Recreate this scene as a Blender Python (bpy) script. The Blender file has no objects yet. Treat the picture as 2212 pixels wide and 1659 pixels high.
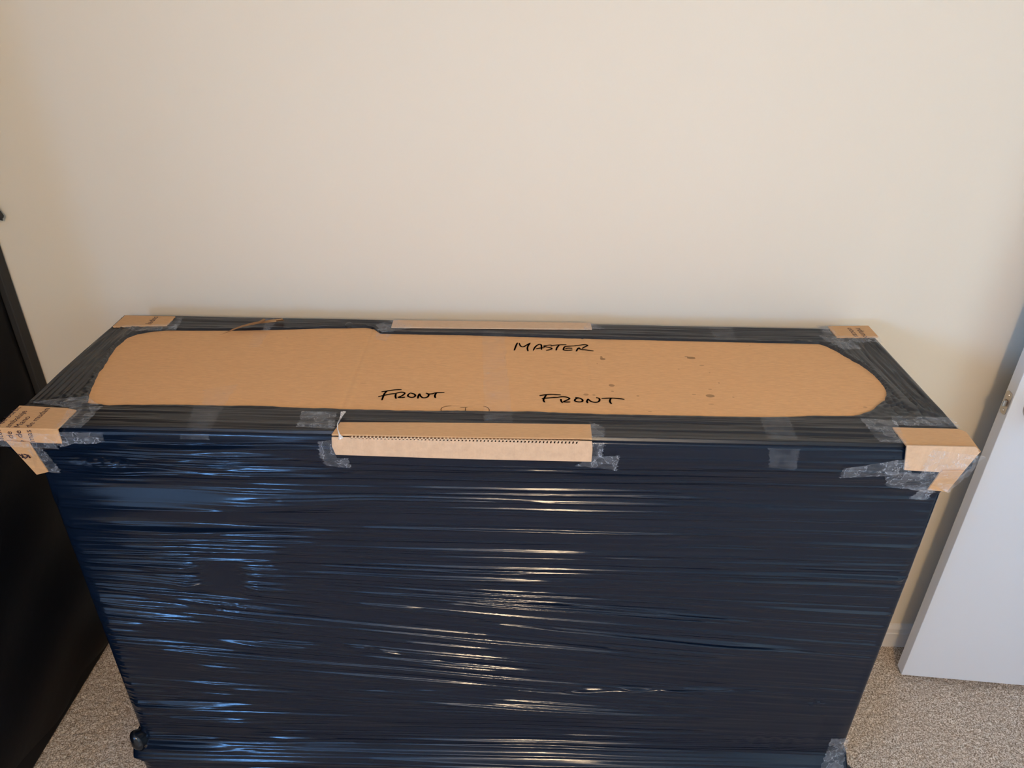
import bpy, bmesh, math, random
import numpy as np
from mathutils import Vector, Matrix
random.seed(7); rng = np.random.default_rng(11)
sc = bpy.context.scene; COL = sc.collection

# ------------------------------------------------------------------ camera
F, PITCH, YAW, ROLL, CY, CZ = 1620.234, .518605, -.005881, .019727, -1.610466, 1.793416
cp, sp, cy_, sy_ = math.cos(PITCH), math.sin(PITCH), math.cos(YAW), math.sin(YAW)
FW = Vector((sy_*cp, cy_*cp, -sp)); R0 = Vector((cy_, -sy_, 0)); U0 = R0.cross(FW)
RT = math.cos(ROLL)*R0 + math.sin(ROLL)*U0
UP = -math.sin(ROLL)*R0 + math.cos(ROLL)*U0
CAMP = Vector((0, CY, CZ))
cd = bpy.data.cameras.new('camera'); cam = bpy.data.objects.new('camera', cd); COL.objects.link(cam)
cd.sensor_width = 36; cd.sensor_fit = 'HORIZONTAL'; cd.lens = F/2212*36; cd.clip_start = .05
m3 = Matrix((RT, UP, -FW)).transposed(); cam.matrix_world = Matrix.Translation(CAMP) @ m3.to_4x4()
sc.camera = cam

# ------------------------------------------------------------------ world, lights, exposure
w = bpy.data.worlds.new('sky'); sc.world = w; w.use_nodes = True
bg = w.node_tree.nodes['Background']; bg.inputs[0].default_value = (.55, .74, 1, 1); bg.inputs[1].default_value = .12
sc.view_settings.view_transform = 'Standard'; sc.view_settings.look = 'None'
sc.view_settings.exposure = 0; sc.view_settings.gamma = 1; sc.view_settings.use_curve_mapping = False
XW = -1.45                                                     # left wall; its window lies outside the frame
WY0, WY1, WZ0, WZ1, WY = -3.55, -1.42, .80, 2.08, -5.6          # window opening in the left wall
def window_light(name, y0, y1, z0, z1, watts, colour, turn=0, spread=180):
    ld = bpy.data.lights.new(name, 'AREA'); ld.shape = 'RECTANGLE'; ld.size = z1-z0; ld.size_y = y1-y0
    ld.energy = watts; ld.color = colour; ld.spread = math.radians(spread)
    lo = bpy.data.objects.new(name, ld); COL.objects.link(lo)
    lo.location = (XW+.004+.5*(y1-y0)*math.sin(math.radians(turn)), (y0+y1)/2, (z0+z1)/2); lo.rotation_euler = (0, math.radians(-90), math.radians(turn))
window_light('window_sky', -3.45, -2.72, 1.50, 1.98, 70, (.18, .46, 1))
window_light('window_sky_beam', -3.45, -2.72, 1.40, 1.95, 76, (.13, .50, 1), 4, 94)      # open sky through the far sash
window_light('window_shade', -2.60, -1.47, .86, 2.02, 9, (.40, .62, 1))     # dimmer near sash
LAMP = Vector((.22, -2.75, 2.27))
pd = bpy.data.lights.new('ceiling_bulb', 'POINT'); pd.energy = 97; pd.color = (1, .73, .45); pd.shadow_soft_size = .11
po = bpy.data.objects.new('ceiling_bulb', pd); COL.objects.link(po); po.location = LAMP

# ------------------------------------------------------------------ helpers
def unproj(px, py, axis, val):
    d = RT*((px-1106)/F) - UP*((py-829.5)/F) + FW
    t = (val - CAMP[axis])/d[axis]
    return CAMP + d*t
ZT = 1.078
def on_top(px, py, dz=0):
    p = unproj(px, py, 2, ZT+dz); return (p.x, p.y, p.z)
def mesh_obj(name, verts, faces, mat, parent=None, smooth=False):
    me = bpy.data.meshes.new(name); me.from_pydata([tuple(v) for v in verts], [], faces); me.update()
    if smooth: me.polygons.foreach_set('use_smooth', [True]*len(me.polygons))
    o = bpy.data.objects.new(name, me); COL.objects.link(o)
    if mat: me.materials.append(mat)
    if parent is not None:
        o.parent = parent; me.transform(Matrix.Translation(-world_loc(parent)))
    return o
def world_loc(o):
    v = Vector(o.location)
    while o.parent: o = o.parent; v = v + Vector(o.location)
    return v
def grid_obj(name, P, mat, parent=None, smooth=True, closed=False, skip=None):
    n, m, _ = P.shape
    idx = np.arange(n*m).reshape(n, m)
    a, b, c, d = idx[:-1, :-1], idx[:-1, 1:], idx[1:, 1:], idx[1:, :-1]
    q = np.stack([a, b, c, d], -1).reshape(-1, 4)
    if closed:
        q2 = np.stack([idx[:-1, -1], idx[:-1, 0], idx[1:, 0], idx[1:, -1]], -1); q = np.vstack([q, q2])
    if skip is not None: q = q[~skip(P.reshape(-1, 3)[q].mean(1))]
    me = bpy.data.meshes.new(name); V = P.reshape(-1, 3).astype(np.float64).copy()
    if parent is not None: V -= np.array(world_loc(parent))
    me.vertices.add(len(V)); me.vertices.foreach_set('co', V.ravel())
    me.loops.add(len(q)*4); me.loops.foreach_set('vertex_index', q.ravel().astype(np.int32))
    me.polygons.add(len(q)); me.polygons.foreach_set('loop_start', np.arange(0, len(q)*4, 4, dtype=np.int32))
    me.polygons.foreach_set('loop_total', np.full(len(q), 4, dtype=np.int32))
    if smooth: me.polygons.foreach_set('use_smooth', np.ones(len(q), dtype=bool))
    me.update(calc_edges=True); me.validate()
    o = bpy.data.objects.new(name, me); COL.objects.link(o); me.materials.append(mat)
    if parent is not None: o.parent = parent
    return o
def empty(name, loc, label=None, cat=None, group=None):
    o = bpy.data.objects.new(name, None); COL.objects.link(o); o.location = loc; o.empty_display_size = .1
    if label: tag(o, label, cat, group)
    return o
def tag(o, label, cat, group=None):
    o['label'] = label; o['category'] = cat
    if group: o['group'] = group
def struct(o): o['kind'] = 'structure'; return o
def box(name, lo_, hi_, mat, parent=None, bevel=0, seg=2):
    bm = bmesh.new(); bmesh.ops.create_cube(bm, size=1)
    for v in bm.verts:
        v.co = Vector([(lo_[i]+hi_[i])/2 + v.co[i]*(hi_[i]-lo_[i]) for i in range(3)])
    if bevel: bmesh.ops.bevel(bm, geom=bm.edges[:], offset=bevel, segments=seg, affect='EDGES', profile=.5)
    return bm_obj(name, bm, mat, parent, smooth=False)
def bm_obj(name, bm, mat, parent=None, smooth=False):
    me = bpy.data.meshes.new(name); bmesh.ops.recalc_face_normals(bm, faces=bm.faces[:]); bm.to_mesh(me); bm.free()
    o = bpy.data.objects.new(name, me); COL.objects.link(o)
    if mat: me.materials.append(mat)
    if smooth: me.polygons.foreach_set('use_smooth', [True]*len(me.polygons))
    if parent is not None: o.parent = parent; me.transform(Matrix.Translation(-world_loc(parent)))
    return o
def plate(name, pts, nrm, th, mat, parent=None, bevel=.0006):
    """flat polygon pts (outer face) thickened backwards along -nrm"""
    bm = bmesh.new(); n = Vector(nrm).normalized()
    vs = [bm.verts.new(p) for p in pts]; f = bm.faces.new(vs)
    ex = bmesh.ops.extrude_face_region(bm, geom=[f])
    for v in ex['geom']:
        if isinstance(v, bmesh.types.BMVert): v.co -= n*th
    if bevel: bmesh.ops.bevel(bm, geom=bm.edges[:], offset=bevel, segments=1, affect='EDGES')
    return bm_obj(name, bm, mat, parent)

# ------------------------------------------------------------------ materials
class N:
    def __init__(s, name):
        s.m = bpy.data.materials.new(name); s.m.use_nodes = True; s.t = s.m.node_tree; s.n = s.t.nodes
        s.b = s.n['Principled BSDF']; s.out = s.n['Material Output']
        s.tc = s.n.new('ShaderNodeTexCoord')
    def set(s, **k):
        for a, v in k.items(): s.b.inputs[a.replace('_', ' ')].default_value = v
        return s
    def l(s, a, b): s.t.links.new(a, b)
    def noise(s, scale=(1, 1, 1), sc_=1, det=3, rough=.5, loc=(0, 0, 0)):
        mp = s.n.new('ShaderNodeMapping'); mp.inputs['Scale'].default_value = scale; mp.inputs['Location'].default_value = loc
        s.l(s.tc.outputs['Object'], mp.inputs[0])
        nz = s.n.new('ShaderNodeTexNoise'); nz.inputs['Scale'].default_value = sc_; nz.inputs['Detail'].default_value = det
        nz.inputs['Roughness'].default_value = rough; s.l(mp.outputs[0], nz.inputs['Vector']); return nz.outputs[0]
    def ramp(s, fac, stops):
        r = s.n.new('ShaderNodeValToRGB'); e = r.color_ramp.elements
        while len(e) < len(stops): e.new(.5)
        for i, (p, c) in enumerate(stops): e[i].position = p; e[i].color = (*c, 1)
        s.l(fac, r.inputs[0]); return r.outputs[0]
    def math(s, op, a, b):
        q = s.n.new('ShaderNodeMath'); q.operation = op
        for i, v in enumerate((a, b)):
            if hasattr(v, 'links'): s.l(v, q.inputs[i])
            else: q.inputs[i].default_value = v
        return q.outputs[0]
    def bump(s, h, strength, dist, prev=None):
        b = s.n.new('ShaderNodeBump'); b.inputs['Strength'].default_value = strength; b.inputs['Distance'].default_value = dist
        s.l(h, b.inputs['Height'])
        if prev: s.l(prev, b.inputs['Normal'])
        s.l(b.outputs[0], s.b.inputs['Normal']); return b.outputs[0]
    def mix(s, fac, a, b, mode='MIX'):
        q = s.n.new('ShaderNodeMix'); q.data_type = 'RGBA'; q.blend_type = mode
        for i, v in ((0, fac), (6, a), (7, b)):
            if hasattr(v, 'links'): s.l(v, q.inputs[i])
            else: q.inputs[i].default_value = v if i == 0 else (*v, 1)
        return q.outputs[2]

def mat_film(name, scale, base=(.005, .007, .013), rough=.17, st=.35, ior=1.52):
    q = N(name).set(Base_Color=(*base, 1), IOR=ior)
    n1 = q.noise(scale, 1, 4, .65)
    rr = q.n.new('ShaderNodeMapRange'); rr.inputs[3].default_value = rough; rr.inputs[4].default_value = rough+.14
    q.l(q.noise((5, 5, 9), 1, 3), rr.inputs[0]); q.l(rr.outputs[0], q.b.inputs['Roughness'])
    q.bump(n1, st, .0012)
    return q.m
FILM = mat_film('black_stretch_film', (4, 60, 520), base=(.0028, .0070, .0165), rough=.05, st=.15, ior=1.38)
FILM_PLAIN = mat_film('black_stretch_film_bunched', (12, 12, 12), base=(.004, .006, .010), rough=.14, st=.05)
FILM_TOP = mat_film('black_stretch_film_flat', (14, 260, 60), base=(.006, .006, .008), rough=.27, st=.4)
FILM_SIDE = mat_film('black_stretch_film_pleats', (260, 14, 60), base=(.014, .014, .015), rough=.27, st=.4)
def mat_slab(name, c, r):
    q = N(name).set(Base_Color=(*c, 1), Roughness=r, IOR=1.25); q.bump(q.noise((8, 30, 30), 1, 3), .3, .002); return q.m
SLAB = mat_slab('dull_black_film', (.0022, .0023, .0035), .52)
SLAB_EDGE = mat_slab('black_edge_film_wall_sheen', (.034, .031, .028), .6)  # black film; paler base colour stands in for the wall's reflection on the strip

def mat_card(name, base, dark, spots=None, ribs=None):
    q = N(name).set(Roughness=.82, IOR=1.4)
    q.b.inputs['Specular IOR Level'].default_value = .25
    f1 = q.noise((60, 420, 60), 1, 4, .7); f2 = q.noise((3, 3, 3), 1, 3)
    c = q.ramp(f1, [(.3, tuple(x*.86 for x in base)), (.7, tuple(x*1.07 for x in base))])
    c = q.mix(q.math('MULTIPLY', f2, .32), c, dark)
    if spots:
        tot = None
        for (x, y, rx, ry, s) in spots:
            mp = q.n.new('ShaderNodeMapping'); mp.inputs['Scale'].default_value = (1/rx, 1/ry, 1)
            mp.inputs['Location'].default_value = (-x/rx, -y/ry, 0); q.l(q.tc.outputs['Object'], mp.inputs[0])
            sx = q.n.new('ShaderNodeSeparateXYZ'); q.l(mp.outputs[0], sx.inputs[0])
            r2 = q.math('ADD', q.math('POWER', sx.outputs[0], 2), q.math('POWER', sx.outputs[1], 2))
            r2 = q.math('ADD', r2, q.math('MULTIPLY', q.noise((90, 90, 90), 1, 2), .6))
            v = q.math('LESS_THAN', r2, 1.15); v = q.math('MULTIPLY', v, s)
            tot = v if tot is None else q.math('MAXIMUM', tot, v)
        c = q.mix(tot, c, (.20, .105, .045))
    q.l(c, q.b.inputs['Base Color'])
    h = q.noise((90, 300, 90), 1, 3)
    b = q.bump(h, .25, .0006)
    if ribs: q.bump(q.noise(ribs, 1, 1), .35, .0012, b)
    return q.m
XC, YC = -.048, -.31      # dresser base point
SP = []
for (px, py, wx, wy, s) in [(1302, 775, 13, 5, .75), (1299, 772, 6, 7, .6), (1493, 773, 20, 5, .8), (1483, 770, 9, 2, .6), (1516, 789, 12, 2, .5),
                            (1321, 832, 14, 6, .65), (1323, 845, 7, 2.6, .5), (1266, 852, 12, 5, .5), (1283, 853, 7, 4, .35), (1378, 855, 7, 3, .5), (1499, 852, 10, 2, .5),
                            (1534, 855, 21, 7, .65), (1534, 841, 9, 2.5, .4), (1536, 873, 14, 2, .4), (1553, 827, 5, 3, .45), (1620, 747, 5, 1.5, .3), (1404, 889, 9, 2, .45), (1869, 880, 10, 4, .35), (1584, 858, 5, 2, .4), (620, 730, 2.4, 1.4, .95), (785, 828, 16, 2, .3), (1290, 785, 3, 1.5, .5), (1533, 805, 4, 2, .35), (1466, 797, 4, 2, .3)]:
    a = on_top(px-wx/2, py); b = on_top(px+wx/2, py); c0 = on_top(px, py-wy/2); c1 = on_top(px, py+wy/2)
    SP.append(((a[0]+b[0])/2-XC, (c0[1]+c1[1])/2-YC, (b[0]-a[0])/2, abs(c0[1]-c1[1])/2, s))
CARD = mat_card('brown_cardboard', (.60, .345, .165), (.50, .265, .11))
CARD_TOP = mat_card('brown_cardboard_top_sheet', (.68, .37, .165), (.60, .30, .12), spots=SP)
CARD_RIB = mat_card('pale_ribbed_cardboard', (.60, .40, .25), (.52, .33, .19), ribs=(260, 4, 4))
CORE = N('corrugation_core').set(Base_Color=(.10, .05, .022, 1), Roughness=.9).m
LINER = N('corrugation_liner').set(Base_Color=(.62, .43, .26, 1), Roughness=.85).m
INK = N('black_marker_ink').set(Base_Color=(.014, .010, .012, 1), Roughness=.45).m
PRINT = N('printed_ink').set(Base_Color=(.035, .015, .022, 1), Roughness=.6).m
CREASE = N('crease_brown').set(Base_Color=(.26, .135, .058, 1), Roughness=.85).m

def mat_tape(name, alpha, tint=(.75, .76, .78), rough=.16, bst=.6, cr=3.2):
    q = N(name); n = q.n; q.b.inputs['Base Color'].default_value = (*tint, 1); q.b.inputs['Roughness'].default_value = rough
    q.b.inputs['IOR'].default_value = 1.5
    tr = n.new('ShaderNodeBsdfTransparent'); mx = n.new('ShaderNodeMixShader')
    nz = q.noise((36, 36, 36), 1, 5, .6)
    f = q.ramp(nz, [(.40, (alpha*.45,)*3), (.484, (alpha*.8,)*3), (.50, (min(1, alpha*cr),)*3), (.516, (alpha*.8,)*3), (.62, (alpha*1.2,)*3), (.72, (min(1, alpha*3),)*3)])
    q.l(f, mx.inputs[0]); q.l(tr.outputs[0], mx.inputs[1]); q.l(q.b.outputs[0], mx.inputs[2]); q.l(mx.outputs[0], q.out.inputs[0])
    q.bump(q.noise((45, 45, 45), 1, 3, .5), bst, .003)
    return q.m
TAPE = mat_tape('clear_packing_tape', .11, rough=.09, bst=.9)
TAPE_FLAT = mat_tape('clear_packing_tape_smooth', .055, rough=.3, bst=.05, cr=1.0)
TAPE_WHITE = mat_tape('twisted_clear_tape', .5, (.85, .82, .78), .2)

q = N('cream_wall_paint').set(Roughness=.72); q.b.inputs['Specular IOR Level'].default_value = .3
q.l(q.mix(q.noise((1.5, 1.5, 1.5), 1, 2), (.75, .655, .51), (.78, .69, .55)), q.b.inputs['Base Color'])
q.bump(q.noise((220, 220, 220), 1, 3), .12, .0008); WALL = q.m
CEIL = N('white_ceiling_paint').set(Base_Color=(.80, .77, .72, 1), Roughness=.9).m
q = N('beige_carpet_pile').set(Roughness=1.0); q.b.inputs['Specular IOR Level'].default_value = .1
c = q.ramp(q.noise((250, 250, 250), 1, 2, .8), [(.38, (.15, .10, .066)), (.5, (.53, .41, .30)), (.62, (.92, .80, .66))])
c = q.mix(q.math('MULTIPLY', q.noise((5, 5, 5), 1, 3), .45), c, (.42, .31, .22)); q.l(c, q.b.inputs['Base Color'])
q.bump(q.noise((420, 420, 420), 1, 2), .5, .0025); CARPET = q.m
q = N('white_door_paint').set(Base_Color=(.70, .685, .67, 1), Roughness=.32); q.bump(q.noise((60, 60, 8), 1, 3), .06, .001); DOORM = q.m
TRIM = N('white_trim_paint').set(Base_Color=(.78, .74, .68, 1), Roughness=.4).m
METAL = N('satin_nickel').set(Base_Color=(.52, .47, .42, 1), Roughness=.3, Metallic=1.0).m
DARKM = N('dark_bronze').set(Base_Color=(.05, .04, .035, 1), Roughness=.35, Metallic=1.0).m
GL = N('window_glass'); tr = GL.n.new('ShaderNodeBsdfTransparent'); mx = GL.n.new('ShaderNodeMixShader'); mx.inputs[0].default_value = .06
gg = GL.n.new('ShaderNodeBsdfGlossy'); gg.inputs['Roughness'].default_value = .02
GL.l(tr.outputs[0], mx.inputs[1]); GL.l(gg.outputs[0], mx.inputs[2]); GL.l(mx.outputs[0], GL.out.inputs[0])

# ------------------------------------------------------------------ the room
X0, X1, Y0, H = XW, 1.93, WY, 2.44
fl = struct(box('floor', (X0-.1, Y0-.1, -.12), (X1+.1, .1, -.006), CARPET))
struct(box('ceiling', (X0-.1, Y0-.1, H), (X1+.1, .1, H+.1), CEIL))
struct(box('wall_back', (X0-.1, 0, -.006), (X1+.1, .1, H), WALL))
bm = bmesh.new()          # right wall with the doorway the open door belongs to
for (y0, y1, z0, z1) in ((Y0, -1.00, -.006, H), (-.19, 0, -.006, H), (-1.00, -.19, 2.06, H)):
    r_ = bmesh.ops.create_cube(bm, size=1)
    for v in r_['verts']: v.co = Vector((X1+.05+v.co.x*.1, (y0+y1)/2+v.co.y*(y1-y0), (z0+z1)/2+v.co.z*(z1-z0)))
struct(bm_obj('wall_right', bm, WALL))
for a, b in (((X1-.012, -1.06, 0), (X1+.10, -1.00, 2.10)), ((X1-.012, -.19, 0), (X1+.10, -.13, 2.10)), ((X1-.012, -1.00, 2.04), (X1+.10, -.19, 2.10))):
    struct(box('trim_1', a, b, TRIM, None, .003, 1))
struct(box('wall_front', (X0-.1, Y0-.1, -.006), (X1+.1, Y0, H), WALL))
bm = bmesh.new()
for (y0, y1, z0, z1) in ((Y0, WY0, -.006, H), (WY1, 0, -.006, H), (WY0, WY1, -.006, WZ0), (WY0, WY1, WZ1, H)):
    r_ = bmesh.ops.create_cube(bm, size=1)
    for v in r_['verts']: v.co = Vector((XW-.05+v.co.x*.1, (y0+y1)/2+v.co.y*(y1-y0), (z0+z1)/2+v.co.z*(z1-z0)))
struct(bm_obj('wall_left', bm, WALL))
wn = empty('window_1', (XW-.05, (WY0+WY1)/2, WZ0)); struct(wn)
for nm, a, b in (('window_frame', (XW-.08, WY0, WZ0), (XW-.02, WY0+.04, WZ1)), ('window_frame', (XW-.08, WY1-.04, WZ0), (XW-.02, WY1, WZ1)),
                 ('window_frame', (XW-.08, WY0+.04, WZ0), (XW-.02, WY1-.04, WZ0+.04)), ('window_frame', (XW-.08, WY0+.04, WZ1-.04), (XW-.02, WY1-.04, WZ1)),
                 ('glazing_bar', (XW-.07, -2.66, WZ0+.04), (XW-.035, -2.60, WZ1-.04))):
    box(nm, a, b, TRIM, wn, .003, 1)
for a, b in ((WY0+.04, -2.66), (-2.60, WY1-.04)):
    box('pane', (XW-.055, a, WZ0+.04), (XW-.05, b, WZ1-.04), GL.m, wn)
# carpet pile
dx_ = .0044
xs = np.arange(-1.75, 1.92, dx_); ys = np.arange(-1.15, -.012, dx_)
Xg, Yg = np.meshgrid(xs, ys)
hz = rng.normal(0, 1, Xg.shape); k = hz.copy()
k[1:-1, 1:-1] = (hz[1:-1, 1:-1]*2+hz[:-2, 1:-1]+hz[2:, 1:-1]+hz[1:-1, :-2]+hz[1:-1, 2:])/3.2
Pc = np.stack([Xg+rng.normal(0, .0008, Xg.shape), Yg+rng.normal(0, .0008, Xg.shape), -.004+.0022*np.clip(k, -1.8, 1.8)*.55], -1)
cpile = grid_obj('carpet_pile', Pc, CARPET, fl, smooth=True, skip=lambda c: (c[:, 0] > -.80) & (c[:, 0] < .70) & (c[:, 1] > -.50) & (c[:, 1] < -.10))
cpile['kind'] = 'stuff'
# baseboard
def profile_run(name, prof, x0, x1, mat):
    vs = []; n = len(prof)
    for x in (x0, x1):
        for (y, z) in prof: vs.append((x, y, z))
    fs = [(i, (i+1) % n, n+(i+1) % n, n+i) for i in range(n)] + [tuple(range(n))[::-1], tuple(range(n, 2*n))]
    return mesh_obj(name, vs, fs, mat)
struct(profile_run('baseboard_back', [(0, -.004), (-.014, -.004), (-.014, .050), (-.0115, .0535), (-.0115, .068), (-.009, .074), (-.006, .079), (0, .081)], X0, X1, TRIM))

# ------------------------------------------------------------------ door
DX, DY, DA = 1.1288, -.132, .0798
dc, ds = math.cos(DA), math.sin(DA)
door = empty('door_1', (DX, DY, .015)); struct(door)
Rm = Matrix.Rotation(-DA, 4, 'Z')
def dbox(name, a, b, mat, bev=0, seg=2, par=None):
    o = box(name, a, b, mat, None, bev, seg); o.data.transform(Rm); o.parent = par or door; return o
dbox('door_panel', (0, 0, 0), (.74, .035, 2.03), DOORM, .0015)
door.rotation_euler = (0, 0, 0)
lz = .905
lp = bmesh.new()
pts = []
for (cx_, cz_, a0) in ((.0285-.006, .0285-.006, 0), (-(.0285-.006), 0, 0)): pass
pw, ph, pr = .0125, .0285, .008
ring = []
for (sx, sz, a0) in ((1, 1, 0), (-1, 1, 90), (-1, -1, 180), (1, -1, 270)):
    for k_ in range(5):
        a = math.radians(a0 + k_*22.5); ring.append((0, .0175+sx*(pw-pr)+pr*math.cos(a), lz+sz*(ph-pr)+pr*math.sin(a)))
vs = [lp.verts.new((-.0018, y, z)) for (_, y, z) in ring]; f = lp.faces.new(vs)
ex = bmesh.ops.extrude_face_region(lp, geom=[f])
for v in ex['geom']:
    if isinstance(v, bmesh.types.BMVert): v.co.x = .002
lpo = bm_obj('latch_plate', lp, METAL); lpo.data.transform(Rm); lpo.parent = door
def cyl_bm(r, h, seg=20, r2=None):
    bm = bmesh.new(); bmesh.ops.create_cone(bm, cap_ends=True, segments=seg, radius1=r, radius2=r2 or r, depth=h); return bm
# bevelled latch bolt
bb = bmesh.new()
bv = [(-.0015, .0115, lz-.0075), (-.012, .0115, lz-.0075), (-.0125, .0145, lz-.0075), (-.0015, .0245, lz-.0075)]
lo1 = [bb.verts.new(v) for v in bv]; hi1 = [bb.verts.new((x, y, z+.015)) for x, y, z in bv]
bb.faces.new(lo1); bb.faces.new(hi1[::-1])
for i in range(4): bb.faces.new((lo1[i], lo1[(i+1) % 4], hi1[(i+1) % 4], hi1[i]))
bmesh.ops.bevel(bb, geom=bb.edges[:], offset=.0012, segments=2, affect='EDGES')
bo = bm_obj('latch_bolt', bb, METAL); bo.data.transform(Rm); bo.parent = door
for dz in (.0195, -.0195):
    s = cyl_bm(.0034, .0012, 14, .0028)
    for v in s.verts: v.co = Vector((-.0022-v.co.z*0, .0175+v.co.x, lz+dz+v.co.y)) + Vector((-v.co.z, 0, 0))
    so = bm_obj('screw', s, METAL); so.data.transform(Rm); so.parent = door
def lathe(name, prof, origin, axis, mat, parent, seg=32):
    a = Vector(axis).normalized(); u = a.orthogonal().normalized(); v_ = a.cross(u)
    P = np.zeros((len(prof), seg, 3))
    for i, (r, h) in enumerate(prof):
        for j in range(seg):
            t = 2*math.pi*j/seg; p = Vector(origin)+a*h+(u*math.cos(t)+v_*math.sin(t))*r
            P[i, j] = p
    return grid_obj(name, P, mat, None, True, closed=True)
kn = lathe('door_knob', [(.0001, 0), (.033, 0), (.033, .005), (.029, .009), (.013, .011), (.011, .028), (.018, .034), (.027, .045), (.027, .055), (.020, .062), (.0001, .064)],
           (.062, 0, lz), (0, -1, 0), METAL, None)
kn.data.transform(Rm); kn.parent = door

# ------------------------------------------------------------------ tall wrapped slab at the left
sl = empty('wrapped_furniture', (-1.30, -.50, 0), 'tall flat-sided piece of furniture in dull black film, left of the dresser', 'furniture')
ny, nz = 90, 120
Yv = np.linspace(-.030, -1.27, ny); Zv = np.linspace(0, 1.98, nz)
YY, ZZ = np.meshgrid(Yv, Zv)
ang = 0
bul = .006*np.sin(ZZ*9+YY*3)+.005*np.sin(YY*16+ZZ*6+1)+.004*np.sin(ZZ*23-YY*9)
edge = np.minimum(1, np.minimum(np.abs(YY+.030), np.abs(YY+1.27))/.05)
XX = -1.176 - .012*(1-np.sqrt(np.clip(1-(1-edge)**2, 0, 1))) + bul*edge
lowt = np.clip((ZZ-.0)/.12, 0, 1); XX = XX - .018*(1-np.sqrt(np.clip(1-(1-lowt)**2, 0, 1)))
grid_obj('side_film', np.stack([XX, YY, ZZ], -1), SLAB, sl)
box('core', (-1.43, -1.265, .002), (-1.185, -.034, 1.975), SLAB, sl, .012, 3)
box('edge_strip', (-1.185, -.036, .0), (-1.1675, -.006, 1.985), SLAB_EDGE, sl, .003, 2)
# small loose flap of film sticking out from the strip, near the frame's left border
fp = unproj(1, 459, 1, -.02)
fb = bmesh.new(); bmesh.ops.create_icosphere(fb, subdivisions=3, radius=1)
for v in fb.verts:
    c_ = v.co; nn = .12*math.sin(c_.x*9+c_.z*7)
    v.co = Vector((fp.x-.012+c_.x*.017*(1+nn), -.022+c_.y*.006, fp.z+c_.z*.017*(1+nn)-c_.x*.006))
bm_obj('loose_film_knot', fb, SLAB_EDGE, sl, True)

# ------------------------------------------------------------------ the wrapped dresser
D = empty('wrapped_dresser', (XC, YC, 0), 'wide dresser wrapped in black stretch film with brown cardboard taped on its top', 'dresser')
XL, XR, YF, YB = -.886, .791, -.550, -.077
ZP = [1.078, 1.040, .972, .252, .232, .224, .205, .190, .180, .165, 0.0]
PL = [-.886, -.886, -.848, -.840, -.843, -.857, -.858, -.856, -.850, -.849, -.845]
PR = [.791, .791, .766, .764, .766, .775, .776, .775, .770, .769, .766]
PF = [-.550, -.550, -.532, -.530, -.530, -.533, -.550, -.562, -.558, -.546, -.538]
def prof(z, arr): return np.interp(z, ZP[::-1], arr[::-1])
NR = 1250
zr = np.concatenate([ZT-.006+.006*np.cos(np.linspace(0, math.pi/2, 5)[::1]), np.linspace(ZT-.007, .0, NR)])
ins = np.concatenate([.006*(1-np.sin(np.linspace(0, math.pi/2, 5))), np.zeros(NR)])
# unrolled coordinate of each column: front spans XL..XR, sides continue beyond
sf = np.linspace(0, 1, 290)
NS = 14
cols = []           # (kind, t, s)
for t in np.linspace(0, 1, NS)[:-1]: cols.append(('L', t, XL-(1-t)*.48))
for k_ in range(5): cols.append(('CL', k_/4, XL+.001*k_))
for t in sf[1:-1]: cols.append(('F', t, XL+t*(XR-XL)))
for k_ in range(5): cols.append(('CR', k_/4, XR-.004+.001*k_))
for t in np.linspace(0, 1, NS)[1:]: cols.append(('R', t, XR+t*.48))
S = np.array([c_[2] for c_ in cols]); nc = len(cols)
HH = np.zeros((len(zr), nc))
def front_xz(px, py, y=-.535):
    p = unproj(px, py, 1, y); return p.x, p.z
# calm, ridge-free patches (centre px, half sizes px)
calm = []
for (px, py, wx, wy, st) in [(440, 1250, 70, 42, 1), (350, 1118, 190, 20, 1), (640, 1112, 200, 14, .6), (380, 1370, 130, 25, .8), (300, 1440, 110, 38, .9), (420, 1580, 140, 17, .95), (1700, 1080, 160, 22, .7),
                             (1740, 1570, 230, 55, .85), (1750, 1450, 170, 28, .75), (1500, 1450, 260, 24, .55), (1120, 1140, 320, 16, .5), (1960, 1110, 60, 24, .9), (200, 985, 60, 14, .9), (1560, 1190, 240, 30, .5), (300, 1064, 150, 20, .75), (180, 1112, 110, 14, 1)]:
    x, z = front_xz(px, py); x2, z2 = front_xz(px+wx, py+wy); calm.append((x, z, abs(x2-x), abs(z2-z), st))
def calmf(x, z):
    v = 1.0
    for (cx_, cz_, rx, rz, st) in calm:
        d = ((x-cx_)/rx)**4+((z-cz_)/rz)**4; v = v*(1-st*np.exp(-d))
    return v
CALM = np.ones_like(HH)
SG, ZG = np.meshgrid(S, zr)
CALM = calmf(SG, ZG)
dzr = .0078/9
def strand(s0, z0, m, L, A, sg, sym=4, curv=0):
    """one gathered strand of film: gaussian ridge along z = z0 + m (s-s0)"""
    c_ = np.where(np.abs(S-s0) < L*1.4)[0]
    if not len(c_): return
    zc = z0 + m*(S[c_]-s0) + curv*(S[c_]-s0)**2
    env = np.exp(-np.abs((S[c_]-s0)/L)**sym)
    r = np.where((zr < zc.max()+4*sg) & (zr > zc.min()-4*sg))[0]
    if not len(r): return
    d = (zr[r][:, None]-zc[None, :])/sg
    HH[np.ix_(r, c_)] += A*env[None, :]*np.exp(-.5*d*d)
def tilt(s, z):
    """direction of the winding at a point of the front"""
    t = 0
    # middle band slopes down to the right
    mid = math.exp(-((z-.52)/.17)**4)
    lft = math.exp(-((z-.66)/.10)**2)*(1 if s < -.35 else .35)
    return -.085*mid*(.55+.45*math.exp(-((s+.15)/.7)**2)) - .05*lft
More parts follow.
